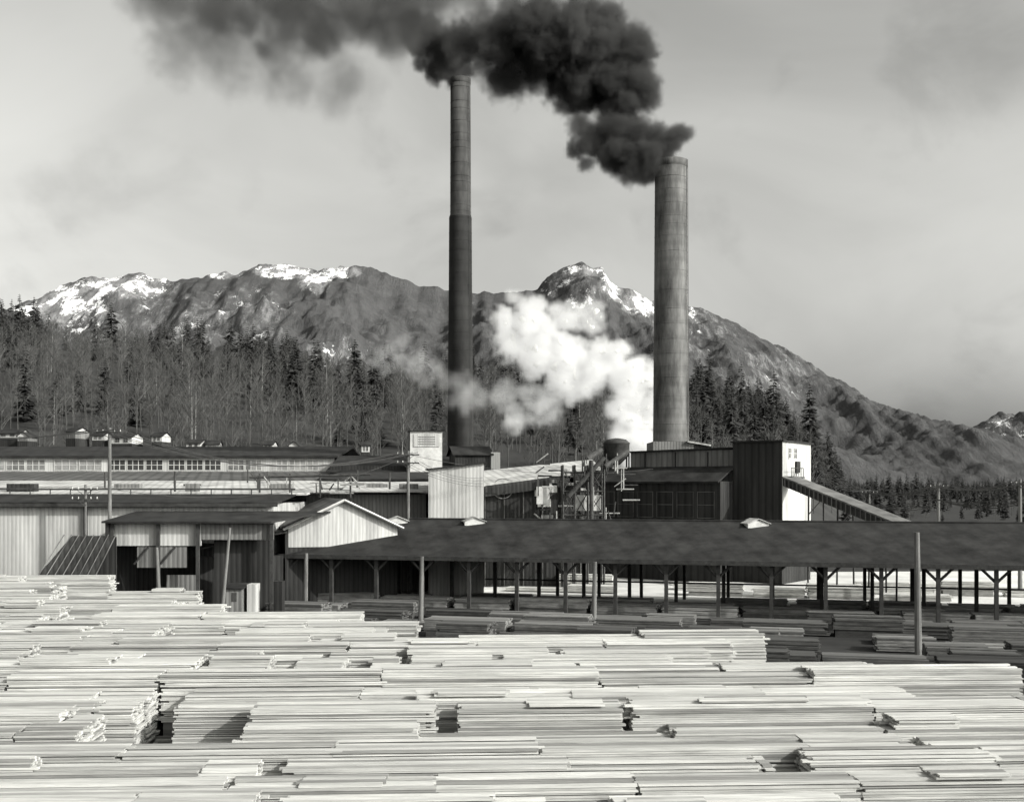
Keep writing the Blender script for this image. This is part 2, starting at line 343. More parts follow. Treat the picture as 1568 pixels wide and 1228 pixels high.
# ---------------------------------------------------------------- lumber
TT=(1,1,1,.95,.9,.82,.74,.62,.45)
def pile(m,fr,u0,u1,v0,v1,ztop,nc,mt,th=0.065,zb=0.0,tb=1.0,nb=6):
    bw=(v1-v0)/nb; pt=R(.86,1.05)*tb; drift=0
    for c_ in range(nc):
        z1=ztop-c_*th; drift+=R(-.015,.015)
        if z1-th<zb: break
        bs=range(nb) if c_>0 else random.sample(range(nb),random.randint(3,nb))
        gp=.01 if random.random()<.75 else .03
        for b in bs:
            if c_>3 and 0<b<nb-1: 
                if b!=2: continue
                a0,a1=v0+bw,v1-bw
            else: a0,a1=v0+b*bw,v0+(b+1)*bw
            q=random.random(); j=0.3 if q<.08 else (.12 if q<.35 else .04)
            j=min(j,(u1-u0)*.2)
            e0=u0+R(-j,j)+drift; e1=u1+R(-j,j)+drift
            off=R(-.03,.03) if b in(0,nb-1) else 0
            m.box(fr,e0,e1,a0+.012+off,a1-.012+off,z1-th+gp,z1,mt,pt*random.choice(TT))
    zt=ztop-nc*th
    if zt>zb+.1: m.box(fr,u0+.1,u1-.1,v0+.05,v1-.05,zb,zt-.005,mt,.35*tb)  # inner block toned dark, painted shade for the gaps between piles
ang=math.radians(3.0); LF=Fr((0,0),(math.cos(ang),math.sin(ang)))
def vmax(X):
    for x,v in((-25,77),(-13.5,63),(-2,53),(11.5,45.5),(17.5,39)):
        if X<x: return v
    return 33.5
# gaps in the yard (removed bundles): u, v0, width, depth, drop
pits=[(.6,18.6,2.3,2.8,2.2),(-9.3,22.5,2.4,2.4,1.6),(8.6,18.3,1.0,3.2,2.2),(-6.4,18,.6,3.5,2.2),(2.2,25.5,1.5,1.6,1.0),(6.4,24,1.5,1.6,1.0),(10.8,23.5,1.5,1.6,.9),(-3.3,22.2,.9,1.6,1.0),(-10.5,31,4.5,3,1.8),(-9.8,34.5,1.2,3,1.6),(-6.6,38,1.0,3,1.4),(-3.9,39,.9,3,1.4),(-5,27.5,.6,1.8,1.1),(12.5,29,.5,2.0,1.3),(8.7,28,.5,2.0,1.2),(-16,41,1.4,3,1.4),(-19,52,2.4,4,1.8),(-12.5,46,3.6,3.6,1.8),(-22,62,3,4,1.6)]
for k in range(24):
    v_=R(19,55); pits.append((R(-.5,.48)*v_,v_,R(.3,.7),R(1.2,2.0),R(.6,1.2)))
def pitat(u,vm):
    for p in pits:
        if p[1]<=vm<p[1]+p[3] and p[0]-.02<=u<p[0]+p[2]-.05: return p
    return None
def nextpit(u,vm):
    c_=[p[0] for p in pits if p[1]<=vm<p[1]+p[3] and p[0]>u+.02]
    return min(c_) if c_ else 1e9
v=13.5; row=0; rb=0
while v<77:
    dep=R(1.15,1.6); m=MB(); u=-v*.62-6+R(-3,0); umax=v*.56+4; vm=v+dep/2
    rb=R(-.12,.12)
    base=3.0+min(1.95,(v-17)*0.075)+rb
    nseg=0; lvl=0
    while u<umax:
        p=pitat(u,vm); ln=random.choice((4.9,4.9,5.5,6.1,7.3))
        if random.random()<.4: lvl=R(-.16,.22)
        zt=base+lvl+R(-.03,.03)
        if p: ln=p[0]+p[2]-u; zt=base-p[4]
        else: ln=min(ln,nextpit(u,vm)-u)
        if ln<.25: u+=max(ln,.05); continue
        if v<=vmax(u+ln*.7):
            if not p and random.random()<.06: zt-=R(.2,.4)
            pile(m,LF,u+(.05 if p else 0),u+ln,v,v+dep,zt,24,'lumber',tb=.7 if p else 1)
            if not p and ln>2 and random.random()<.2:
                s=R(0,.5)*ln; k=random.randint(1,5); pile(m,LF,u+s,u+s+ln*R(.3,.5),v+.05,v+dep*R(.5,.9),zt+.065*k,k,'lumber',zb=zt-.03,nb=4)
            nseg+=1
        u+=ln+ (R(.02,.08) if (p or random.random()<.85) else R(.2,.5))
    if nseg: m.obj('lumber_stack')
    v+=dep+(R(.03,.1) if random.random()<.85 else R(.25,.5)); row+=1
# ---------------------------------------------------------------- open lumber shed
e=empty('lumber_shed'); ex,ey=SX(430,99),99.0
SF=Fr((ex,ey),(0.972,-0.235)); LEN=125; ZE,ZR=5.0,7.9; DP=9.0
m=MB(); t=.18
m.slab([SF.p(0,-.3,ZE),SF.p(LEN,-.3,ZE),SF.p(LEN,DP,ZR),SF.p(9,DP,ZR)],t,'tar')
m.slab([SF.p(9,DP+.003,ZR),SF.p(LEN,DP+.003,ZR),SF.p(LEN,2*DP,ZE),SF.p(0,2*DP,ZE)],t,'tar')
m.slab([SF.p(-.003,-.3,ZE),SF.p(8.99,DP,ZR),SF.p(-.003,2*DP,ZE)],t,'tar')
m.obj('roof',e)
m=MB(); m.box(SF,0,LEN,-.42,-.3,ZE-.35,ZE+.02,'timber'); m.box(SF,0,LEN,2*DP,2*DP+.12,ZE-.35,ZE,'timber'); 
m.tube(SF.p(9,DP,ZR+.05),SF.p(LEN,DP,ZR+.05),.1,.1,'tar',5); m.obj('fascia',e)
m=MB(); u=.6
while u<LEN:
    for vv in(.1,DP,2*DP-.2):
        m.box(SF,u-.15,u+.15,vv-.15,vv+.15,0,(ZE if vv!=DP else ZR)-.2,'timber')
        zt=(ZE if vv!=DP else ZR-1)-.3
        for s in(-1,1): m.beam(SF.p(u,vv,zt-1.1),SF.p(u+s*1.1,vv,zt),.16,'timber')
    m.beam(SF.p(u,0,ZE-.3),SF.p(u,2*DP,ZE-.3),.13,'timber'); m.beam(SF.p(u,0,ZE-.25),SF.p(u,DP,ZR-.3),.1,'timber'); m.beam(SF.p(u,2*DP,ZE-.25),SF.p(u,DP,ZR-.3),.1,'timber')
    u+=4.2
m.box(SF,14,LEN,2*DP+.15,2*DP+.22,1.5,1.66,'timber')
m.obj('posts',e)
for px in(695,1102,575):
    m=MB(); uu=(SX(px,104)-ex)/.972; f2=Fr(SF.p(uu,DP-.8,0)[:2],(1,.15))
    gable(m,f2,-.95,.95,-.6,1.4,ZR-.05,ZR+.32,'metal',axis='v',ov=.15,th=.05,mw='trim',z0=ZR-.5); m.obj('roof_ventilator',e)
for vv in(1.2,4.2,10.5,13.6):
    m=MB(); u=2
    while u<LEN-6:
        ln=random.choice((4.9,5.5,6.1)); 
        if random.random()<.85: pile(m,SF,u,u+ln,vv,vv+2.2,R(.6,1.5) if vv<9 else R(.2,.6),9,'oldlumber',th=.09,nb=5,tb=R(.9,1.9))
        u+=ln+R(.3,.9)
    m.obj('weathered_lumber_stack')
for k,vv in enumerate((-3.5,-7,-10.5,-14,-17.5,-21,-25,-29,-33)):
    m=MB(); u=(2 if vv>-12 else 12+k*2)
    while u<LEN-25:
        ln=random.choice((3.7,4.9,5.5,6.1))
        if random.random()<.8: pile(m,SF,u,u+ln,vv,vv+2.2,R(.5,1.5),10,'oldlumber',th=.09,tb=R(.3,1.2)*(1 if vv>-15 else .6),nb=5)  # dimmed yard piles: weathering plus shed shade put into the tone
        u+=ln+R(.3,1.4)
    m.obj('weathered_lumber_stack')
for k in range(3):
    m=MB(); u=8
    while u<105:
        ln=random.choice((4.9,5.5,6.1))
        if random.random()<.55: pile(m,SF,u,u+ln,21.5+k*6,23.5+k*6,R(.3,1.5),10,'lumber',th=.09,nb=4,tb=1.3)
        u+=ln+R(.3,1.5)
    m.obj('lumber_stack')
# ---------------------------------------------------------------- left warehouses
e=empty('corrugated_warehouse'); fr=Fr((0,0))
m=MB(); 
m.box(fr,-75,-21.5,100,140,0,9.45,'white'); m.box(fr,-21.49,-9,116,140,0,10.2,'grey'); m.obj('walls',e)
m=MB(); 
m.slab([(-76,99.5,9.6),(-21,99.5,9.6),(-21,108,10.25),(-76,108,10.25)],.14,'tar')
m.slab([(-76,108.01,10.3),(-20,108.01,10.3),(-20,140,11.75),(-76,140,11.75)],.14,'metal')
m.slab([(-19.99,114,10.55),(-8.5,114,10.55),(-8.5,140,11.7),(-19.99,140,11.7)],.14,'metal'); m.obj('roof',e)
m=MB(); m.tube((-75,107.6,10.75),(-21,107.6,10.75),.09,.09,'steel',5)
for i in range(28): m.tube((-74+i*1.95,107.6,10.1),(-74+i*1.95,107.6,10.75),.06,.06,'steel',4)
for x,yy in((-60,118),(-52,112),(-44,120),(-34,112),(-27,118),(-17,122),(-13,118),(-38,125)):
    m.tube((x,yy,10.3),(x,yy,12.1+R(0,.8)),.12,.1,'steel',6); m.box(fr,x+1,x+R(2,4),yy,yy+1.2,10.3,11.3,random.choice(['dark','grey']))
m.box(fr,-75,-21,99.3,99.48,9.2,9.5,'timber')
m.box(fr,-38.5,-38.2,99.7,99.98,0,9.2,'timber'); m.obj('gutter_rail',e)
m=MB()
for i in range(26):
    x=R(-26,-15); yy=R(109,113); z0=R(10.3,11.6); ax=random.choice([(R(1,4),0,0),(0,0,R(.5,1.6)),(R(-1.5,1.5),0,R(.6,1.3))]); m.tube((x,yy,z0),tuple(np.add((x,yy,z0),ax)),R(.05,.1),.06,random.choice(['steel','steel','ltsteel']),5)
for x in(-25,-22,-19,-16): m.tube((x,110,9.9),(x,110,12.3),.1,.1,'steel',5)
m.tube((-26,110,11.9),(-14,110,12.2),.14,.14,'steel',6); m.obj('roof_pipework',e)
e=empty('clerestory_mill_building')
xr=SX(512,170)
m=MB(); m.box(fr,-150,xr,170,200,0,15.6,'white'); m.obj('walls',e)
m=MB(); m.slab([(-151,169.4,15.7),(xr+.6,169.4,15.7),(xr+.6,186,17.7),(-151,186,17.7)],.3,'tar')
m.slab([(-151,186.01,17.7),(xr+.6,186.01,17.7),(xr+.6,201,15.7),(-151,201,15.7)],.3,'tar')
m.slab([(-151,143,11.9),(xr+12,143,11.9),(xr+12,169.99,13.3),(-151,169.99,13.3)],.3,'metaldk')
m.slab([(-151,140.5,11.2),(xr+14,140.5,11.2),(xr+14,142.9,11.3),(-151,142.9,11.3)],.2,'metal'); m.obj('roof',e)
m=MB(); u=-150
while u<xr-6:
    ln=R(4,11); windows(m,fr,u,min(u+ln,xr-.4),170,13.5,15.1,max(1,int(ln/2.6)),.9,pane=random.choice(['pane','pane','pane','glass']),fm='trim',mull=3); u+=ln+R(.3,1.5)
m.obj('windows',e)
e=empty('planer_mill_building')
m=MB(); a,b=SX(514,165),SX(692,165)
m.box(fr,a,b,160,185,0,14,'dark'); m.obj('walls',e)
m=MB(); m.slab([(a-.5,159,13.2),(b+.5,159,13.2),(b+.5,172,15.8),(a-.5,172,15.8)],.25,'tar'); m.slab([(a-.5,172.01,15.8),(b+.5,172.01,15.8),(b+.5,186,13.5),(a-.5,186,13.5)],.25,'tar')
m.slab([(a+2,138,12.0),(b,138,12.0),(b,159.9,13.2),(a+2,159.9,13.2)],.2,'tar'); m.obj('roof',e)
e=empty('rooftop_sign_house'); Y=158; f2=Fr((SX(628,Y),Y),(1,.1))
m=MB(); w2=50*Y/F*.98; m.box(f2,0,w2,0,3,12,SZ(660,Y),'trim'); m.box(f2,-.35,0-.003,-.1,3.1,12,SZ(657,Y),'dark'); m.slab([f2.p(-.5,-.3,SZ(659,Y)),f2.p(w2+.3,-.3,SZ(659,Y)),f2.p(w2+.3,3.3,SZ(657,Y)),f2.p(-.5,3.3,SZ(657,Y))],.12,'tar'); m.obj('walls',e)
m=MB(); m.box(f2,.5,w2-.4,-.1,-.01,SZ(684,Y),SZ(664,Y),'white'); 
for k in range(4): m.box(f2,1.1,w2-1,-.13,-.102,SZ(669+k*3.6,Y)-.06,SZ(669+k*3.6,Y)+.06,'grey')
m.obj('sign_board',e)
e=empty('dark_roof_hut'); Y=160; f2=Fr((SX(697,Y),Y),(1,.2)); m=MB(); gable(m,f2,0,5.2,0,6,SZ(694,Y),SZ(682,Y),'tar',axis='u',mw='dark'); m.obj('walls',e); m=MB(); m.box(f2,5.25,6.6,0,2,10,SZ(692,Y),'white'); m.obj('side_box',e)
e=empty('loading_shed'); m=MB(); a,b=SX(170,92),SX(308,92)
m.box(fr,a,b,92,92.15,6.1,8.0,'white'); m.box(fr,b+.01,b+6,92,92.15,6.6,8.0,'grey'); m.box(fr,a,b+1,98,98.1,0,6,'dark'); m.box(fr,a+2.2,a+6.3,91.9,91.98,4.3,6.0,'grey'); m.box(fr,a+4.3,b-.6,93,93.1,2.2,3.6,'grey')
m.box(fr,a-.3,a-.003,91.5,98,0,8,'dark'); m.box(fr,b+.8,b+5.8,93,93.1,0,6.5,'dark')
for x in(a+.2,a+4,b-.2,b+5.9): m.box(fr,x-.13,x+.13,91.6,91.86,0,7.9,'timber')
for x in(a+2,a+4.2): m.beam((x,91.7,4.6),(x+1.2,91.7,6),.12,'timber')
m.obj('walls',e)
m=MB(); m.slab([(a-.5,91.2,8.15),(b+6,91.2,8.15),(b+9.5,99.8,8.8),(a-.5,99.8,8.8)],.15,'tar'); m.obj('roof',e)
e=empty('ribbed_lean_to'); m=MB(); a,b=SX(76,84),SX(163,84)
m.slab([(a-.4,80,3.2),(b,80,3.2),(b,86,7.2),(a+.9,86,7.2)],.1,'dark'); 
for i in range(8):
    x=a+(b-a)*i/7; m.beam((x,80,3.28),(x+.3*(7-i)/7,86,7.28),.07,'metaldk')
m.obj('roof',e); m=MB(); m.box(fr,a+1,b,86.1,86.2,0,7.1,'dark'); m.box(fr,a+.2,b,80.4,80.5,0,3.0,'dark'); m.obj('walls',e)
e=empty('gable_building'); Y=100; f2=Fr((SX(446,Y),Y-1.3),(.96,.28)); wd=9.8
m=MB(); gable(m,f2,0,wd,0,24,SZ(803,Y),SZ(764,Y),'metaldk',axis='v',ov=.45,th=.18,mw='white',z0=5.6); m.box(f2,0,wd,.05,24,0,5.59,'dark')  # dark lower wall: dimness under the shed put into its colour
zr_,ze_=SZ(764,Y),SZ(803,Y)
m.beam(f2.p(-.5,-.5,ze_-.4),f2.p(wd/2,-.5,zr_-.1),.16,'trim'); m.beam(f2.p(wd+.5,-.5,ze_-.4),f2.p(wd/2,-.5,zr_-.1),.16,'trim'); m.obj('gable_walls_and_roof',e)
m=MB(); m.box(f2,-.3,-.003,-.2,24,0,SZ(805,Y),'dark')
m.slab([f2.p(-8,-1,SZ(840,Y)+.2),f2.p(-.2,-1,SZ(812,Y)),f2.p(-.2,8,SZ(812,Y)),f2.p(-8,8,SZ(840,Y)+.2)],.12,'metaldk'); m.box(f2,-7.6,-.5,-.6,7,0,4.9,'dark'); m.obj('lean_to',e)
e=empty('white_corrugated_building'); Y=112; a,b=SX(656,Y),SX(741,Y); f2=Fr((a,Y),(1,.03)); w2=b-a
m=MB(); m.box(f2,0,w2,0,14,0,0,'white',tz=(SZ(719,Y),SZ(709,Y))); m.obj('walls',e)
m=MB(); m.slab([f2.p(-.3,-.3,SZ(718,Y)),f2.p(w2+.3,-.3,SZ(707,Y)),f2.p(w2+.3,14.3,SZ(707,Y)),f2.p(-.3,14.3,SZ(718,Y))],.12,'tar'); m.obj('roof',e)
e=empty('boiler_house'); Y=122; a,b=SX(742,Y),SX(968,Y); f2=Fr((a,Y),(1,.05)); w2=b-a
m=MB(); m.box(f2,0,w2*.78,0,16,0,SZ(740,Y),'dark'); m.box(f2,w2*.34,w2*.42,-.12,-.01,SZ(760,Y),SZ(738,Y),'trim'); m.box(f2,w2*.36,w2*.45,-.12,-.01,SZ(776,Y),SZ(764,Y),'trim')  # shadow of the tall neighbour is put into the dark wall colour
for i in range(6): m.box(f2,w2*.13*i,w2*.13*i+.12,-.2,-.003,0,SZ(742,Y),'metaldk',.5)
m.obj('walls',e)
m=MB(); m.slab([f2.p(-.3,-.6,SZ(741,Y)),f2.p(w2*.8,-.6,SZ(719,Y)),f2.p(w2*.8,9,SZ(703,Y)+.2),f2.p(-.3,9,SZ(722,Y)+.2)],.3,'metal')
m.slab([f2.p(0,-.7,SZ(748,Y)),f2.p(w2*.8,-.7,SZ(724,Y)),f2.p(w2*.8,-.61,SZ(720,Y)),f2.p(0,-.61,SZ(744,Y))],.9,'dark'); m.obj('roof',e)
m=MB()
ring=[(SX(770,Y)+1.1*math.cos(t),Y-.25,SZ(748,Y)+1.1*math.sin(t)) for t in np.linspace(0,6.283,20)]
for p,q in zip(ring[:-1],ring[1:]): m.beam(p,q,.07,'grey')
m.obj('round_emblem',e)
e=empty('steel_trestle'); m=MB(); Y=117
xs=[SX(p,Y) for p in(862,880,900,925)]
for x in xs:
    for yy in(Y,Y+3): m.beam((x,yy,0),(x,yy,SZ(712,Y)),.16,'steel')
for z0 in(5.5,8,10.5,12.5):
    for yy in(Y,Y+3): m.beam((xs[0],yy,z0),(xs[-1],yy,z0),.13,'steel')
    m.beam((xs[0],Y,z0),(xs[0],Y+3,z0),.13,'steel')
for i in range(3):
    for z0 in(5.5,8,10.5): m.beam((xs[i],Y,z0),(xs[i+1],Y,z0+2.4),.08,'steel'); m.beam((xs[i+1],Y,z0),(xs[i],Y,z0+2.4),.06,'steel')
m.box(fr,xs[1],xs[3]-.3,Y+.3,Y+.4,SZ(782,Y),SZ(758,Y),'trim'); m.box(fr,SX(822,Y),SX(842,Y),Y+1,Y+1.3,SZ(772,Y),SZ(745,Y),'trim')
m.tube((SX(870,Y),Y-.5,SZ(760,Y)),(SX(925,Y),Y-.5,SZ(700,Y)),.25,.25,'steel',10); m.tube((SX(905,Y),Y-.6,7),(SX(905,Y),Y-.6,SZ(705,Y)),.22,.22,'steel',8)
m.tube((SX(925,Y),Y-.5,SZ(715,Y)),(SX(965,Y),Y+2,SZ(690,Y)),.25,.25,'steel',8)
for q in range(70):
    p=(R(xs[0]-3,xs[-1]+2.2),Y+R(-.6,3),R(5.5,14)); ax=random.choice([(R(1,3),0,0),(0,0,R(1,2.5)),(R(-1.5,1.5),0,R(.5,1.5))]); m.tube(p,tuple(np.add(p,ax)),R(.05,.12),.07,random.choice(['steel','steel','steel','ltsteel']),5)
for q in range(14):
    x=R(xs[0]-3,xs[-1]+1); z0=R(5.5,13); m.box(fr,x,x+R(.4,1.3),Y+1,Y+1.8,z0,z0+R(.3,1.2),random.choice(['dark','grey','trim']))
m.obj('frame',e)
e=empty('cyclone_dust_collector'); Y=138; c3=(SX(944,Y),Y); m=MB(); m.lathe(c3,[(.4,SZ(712,Y)),(1.6,SZ(697,Y)),(1.62,SZ(680,Y)),(1.75,SZ(679,Y)),(1.2,SZ(673,Y)),(.3,SZ(671,Y))],'steel',20); m.obj('drum',e,True)
m=MB()
for s,q in((-1,-1),(1,-1),(1,1),(-1,1)): m.beam((c3[0]+s*1.4,c3[1]+q*1.4,0),(c3[0]+s*1.4,c3[1]+q*1.4,SZ(695,Y)),.14,'steel')
m.tube((c3[0]-1.5,c3[1],SZ(686,Y)),(c3[0]-4,c3[1]-4,SZ(705,Y)),.35,.35,'steel',8); m.obj('legs_and_duct',e)
# ---------------------------------------------------------------- main mill building
e=empty('sawmill_building'); MF=Fr((14.4,137),(.8,-.6))
m=MB(); zT=16.15
m.box(MF,14,20,0,8.3,0,zT,'dark'); m.box(MF,0,13.99,.5,9,0,15.3,'grey',tone=1); m.box(MF,-3,13.98,-3.2,.49,0,11.6,'dark'); m.box(MF,-1,12,9.01,22,0,14.2,'dark'); m.obj('walls',e)
m=MB(); m.slab([MF.p(13.8,-.3,zT+.1),MF.p(20.3,-.3,zT+.1),MF.p(20.3,8.6,zT+.0),MF.p(13.8,8.6,zT+.0)],.18,'tar')
m.slab([MF.p(-.3,.2,15.35),MF.p(13.79,.2,15.6),MF.p(13.79,9.3,15.6),MF.p(-.3,9.3,15.35)],.18,'tar')
m.slab([MF.p(-3.4,-3.7,11.6),MF.p(13.97,-3.7,11.6),MF.p(13.97,.49,13.4),MF.p(-3.4,.49,13.4)],.2,'tar'); m.obj('roof',e)
m=MB(); RF=Fr(MF.p(20,0,0)[:2],(.6,.8))
m.box(RF,0.02,8.28,-.06,-.004,5.2,zT-.1,'white'); m.obj('end_cladding',e)
m=MB(); windows(m,RF,1.2,4.4,-.06,14.2,15.4,2,.5); windows(m,MF,-2.5,13.5,-3.2,7.4,10.4,6,.8,pane='dark',fm='metaldk',mull=1); m.box(RF,3.5,4.6,-.3,-.07,12.6,13.9,'dark')
for uu in(2,6.2,10.5): m.box(MF,uu,uu+.12,.38,.48,11.7,15.1,'dark')
m.obj('windows',e)
m=MB(); zb=SZ(730,126)
for i in range(8): m.tube(RF.p(.5+i*.5,-.9,zb),RF.p(.5+i*.5,-.9,zb+1),.04,.04,'steel',4)
m.tube(RF.p(.5,-.9,zb+1),RF.p(4,-.9,zb+1),.04,.04,'steel',4); m.box(RF,.3,4.2,-1,-.07,zb-.15,zb,'timber'); m.obj('balcony',e)
m=MB(); Y=147; m.box(Fr((SX(1000,Y),Y)),0,5.4,0,7,0,SZ(676,Y),'grey'); m.box(Fr((SX(1000,Y),Y)),5.41,7.4,0,4,0,SZ(680,Y),'dark')
m.slab([(SX(1052,Y),Y-.4,SZ(675,Y)),(SX(1088,Y),Y-.4,SZ(681,Y)),(SX(1088,Y),Y+4,SZ(681,Y)),(SX(1052,Y),Y+4,SZ(675,Y))],.2,'metal')
m.obj('stack_plinth',e)
e=empty('inclined_conveyor'); A=Vector((SX(1207,126),125.5,SZ(730,125.5))); B=Vector((SX(1398,104),104,SZ(806,104)))
d=(B-A); h=Vector((d.x,d.y,0)).normalized(); pn=Vector((-h.y,h.x,0)); m=MB()
def cb(o0,o1,zl,zh,mt):
    P=[A+pn*o0+Vector((0,0,zl)),B+pn*o0+Vector((0,0,zl)),B+pn*o1+Vector((0,0,zl)),A+pn*o1+Vector((0,0,zl))]; Q=[p+Vector((0,0,zh-zl)) for p in P]
    m.add([tuple(p) for p in P+Q],[(3,2,1,0),(4,5,6,7),(0,1,5,4),(1,2,6,5),(2,3,7,6),(3,0,4,7)],mt)
cb(-.9,.9,-1.0,-.1,'timber'); cb(-1.05,1.05,-.09,.08,'grey'); m.obj('gallery',e)
m=MB()
for k in range(1,26):
    p=A+d*k/26; m.tube(tuple(p-pn*1.06+Vector((0,0,-.95))),tuple(p-pn*1.06+Vector((0,0,.0))),.06,.06,'grey',4)
for k in(.25,.5,.75,.95):
    p=A+d*k
    for s in(-1,1): m.beam((p.x+pn.x*s,p.y+pn.y*s,0),(p.x+pn.x*s*.9,p.y+pn.y*s*.9,p.z-.9),.16,'timber')
    m.beam((p.x-pn.x,p.y-pn.y,p.z-3),(p.x+pn.x,p.y+pn.y,p.z-1),.1,'timber')
m.obj('bents',e)
# ---------------------------------------------------------------- poles and wires
def upole(px,ytop,Y,r=.15,arms=1,lean=0,zb=0,name='utility_pole'):
    X=SX(px,Y); zt=SZ(ytop,Y); e=empty(name); m=MB(); m.tube((X-lean,Y,zb),(X,Y,zt),r*1.15,r*.8,'pole',10); m.obj('shaft',e)
    m=MB(); at=[]
    for k in range(arms):
        z=zt-.4-k*.8; m.box(W0,X-1.1,X+1.1,Y-r-.1,Y-r+.02,z-.06,z+.06,'timber')
        for s in(-1,-.5,.5,1): m.tube((X+s,Y-r-.04,z+.06),(X+s,Y-r-.04,z+.24),.05,.03,'trim',6); at.append((X+s,Y-r-.04,z+.24))
        m.beam((X,Y-r-.05,z-.5),(X-.6,Y-r-.05,z-.05),.03,'steel'); m.beam((X,Y-r-.05,z-.5),(X+.6,Y-r-.05,z-.05),.03,'steel')
    if arms: m.obj('crossarms',e)
    return at
a1=upole(168,655,96,.18,1); a0=upole(131,742,90,.13,2); a2=upole(625,690,108,.17,2)
upole(240,838,76,.13,0,lean=-.35,name='wooden_post'); upole(352,808,78,.12,0,lean=.75,name='wooden_post')
for px,yt,Y in((469,847,94),(646,852,86),(911,860,85),(1404,815,70)): upole(px,yt,Y,.19 if px<1300 else .2,0,lean=.1*(-1 if px>1300 else 1),name='wooden_post')
b1=upole(1437,740,130,.2,1); b2=upole(1331,750,150,.18,1); b3=upole(1562,734,115,.2,1); b0=upole(1640,740,100,.16,1)
m=MB()
def wire(p,q,sag,r=.022):
    p=Vector(p);q=Vector(q);pr=p
    for i in range(1,15):
        t=i/14; c_=p.lerp(q,t)-Vector((0,0,sag*4*t*(1-t))); m.tube(tuple(pr),tuple(c_),r,r,'steel',3,False); pr=c_
for i in range(4):
    wire(b1[i],b2[i],.9,.05); wire(b3[i],b1[i],.8,.05); wire(b3[i],b0[i],.8,.05); wire(b2[i],(36,128,12+i*.3),.6,.05)
    wire(Vector(b1[i])-Vector((0,0,1.5+i*.2)),Vector(b3[i])-Vector((0,0,1.5+i*.2)),.7,.05)
    wire(Vector(b1[i])-Vector((0,0,1.5+i*.2)),Vector(b2[i])-Vector((0,0,1.5+i*.2)),.7,.05)
    wire(a1[i],a2[i],2.2,.03); wire(a1[i],(-75,90,15+i*.2),1.2,.03)
    wire(a2[i+4],(SX(740,112),112,11+i*.3),.6,.02)
wire((a2[0]),(SX(1000,125),125,13),1.2); wire(a0[0],(-75,86,13),.8); wire(a0[3],a2[4],2)
m.obj('overhead_wires')
e=empty('tool_hut'); Y=88; m=MB(); f2=Fr((SX(345,Y),Y)); m.box(f2,0,1.3,0,2,0,2.9,'grey'); m.box(f2,.5,.9,-.03,-.005,1.9,2.6,'glass'); m.box(f2,1.6,2.3,.5,2,0,3.2,'white'); m.box(f2,3.6,4.3,1,2,0,3.4,'dark'); m.slab([f2.p(-.2,-.2,3.0),f2.p(1.5,-.2,3.0),f2.p(1.5,2.2,3.2),f2.p(-.2,2.2,3.2)],.1,'tar'); m.obj('hut',e)
# ---------------------------------------------------------------- smoke and steam
def volmat(name,col,dens,aniso=0.0,emit=0.0,step=1.0):
    m=D.materials.new(name); m.use_nodes=True; N=m.node_tree.nodes; L=m.node_tree.links
    for n in list(N):
        if n.type=='BSDF_PRINCIPLED': N.remove(n)
    v=N.new('ShaderNodeVolumePrincipled'); v.inputs['Color'].default_value=(col,col,col*.98,1); v.inputs['Density'].default_value=dens; v.inputs['Anisotropy'].default_value=aniso
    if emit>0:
        a=N.new('ShaderNodeAttribute'); a.attribute_name='density'; x=N.new('ShaderNodeMath'); x.operation='MULTIPLY'; x.inputs[1].default_value=emit; L.new(a.outputs['Fac'],x.inputs[0]); L.new(x.outputs[0],v.inputs['Emission Strength']); v.inputs['Emission Color'].default_value=(1,1,.97,1)  # steam glows softly, standing in for light scattered inside it
    L.new(v.outputs[0],N['Material Output'].inputs['Volume'])
    try: m.cycles.volume_step_rate=step
    except Exception as ex: print('step',ex)
    return m
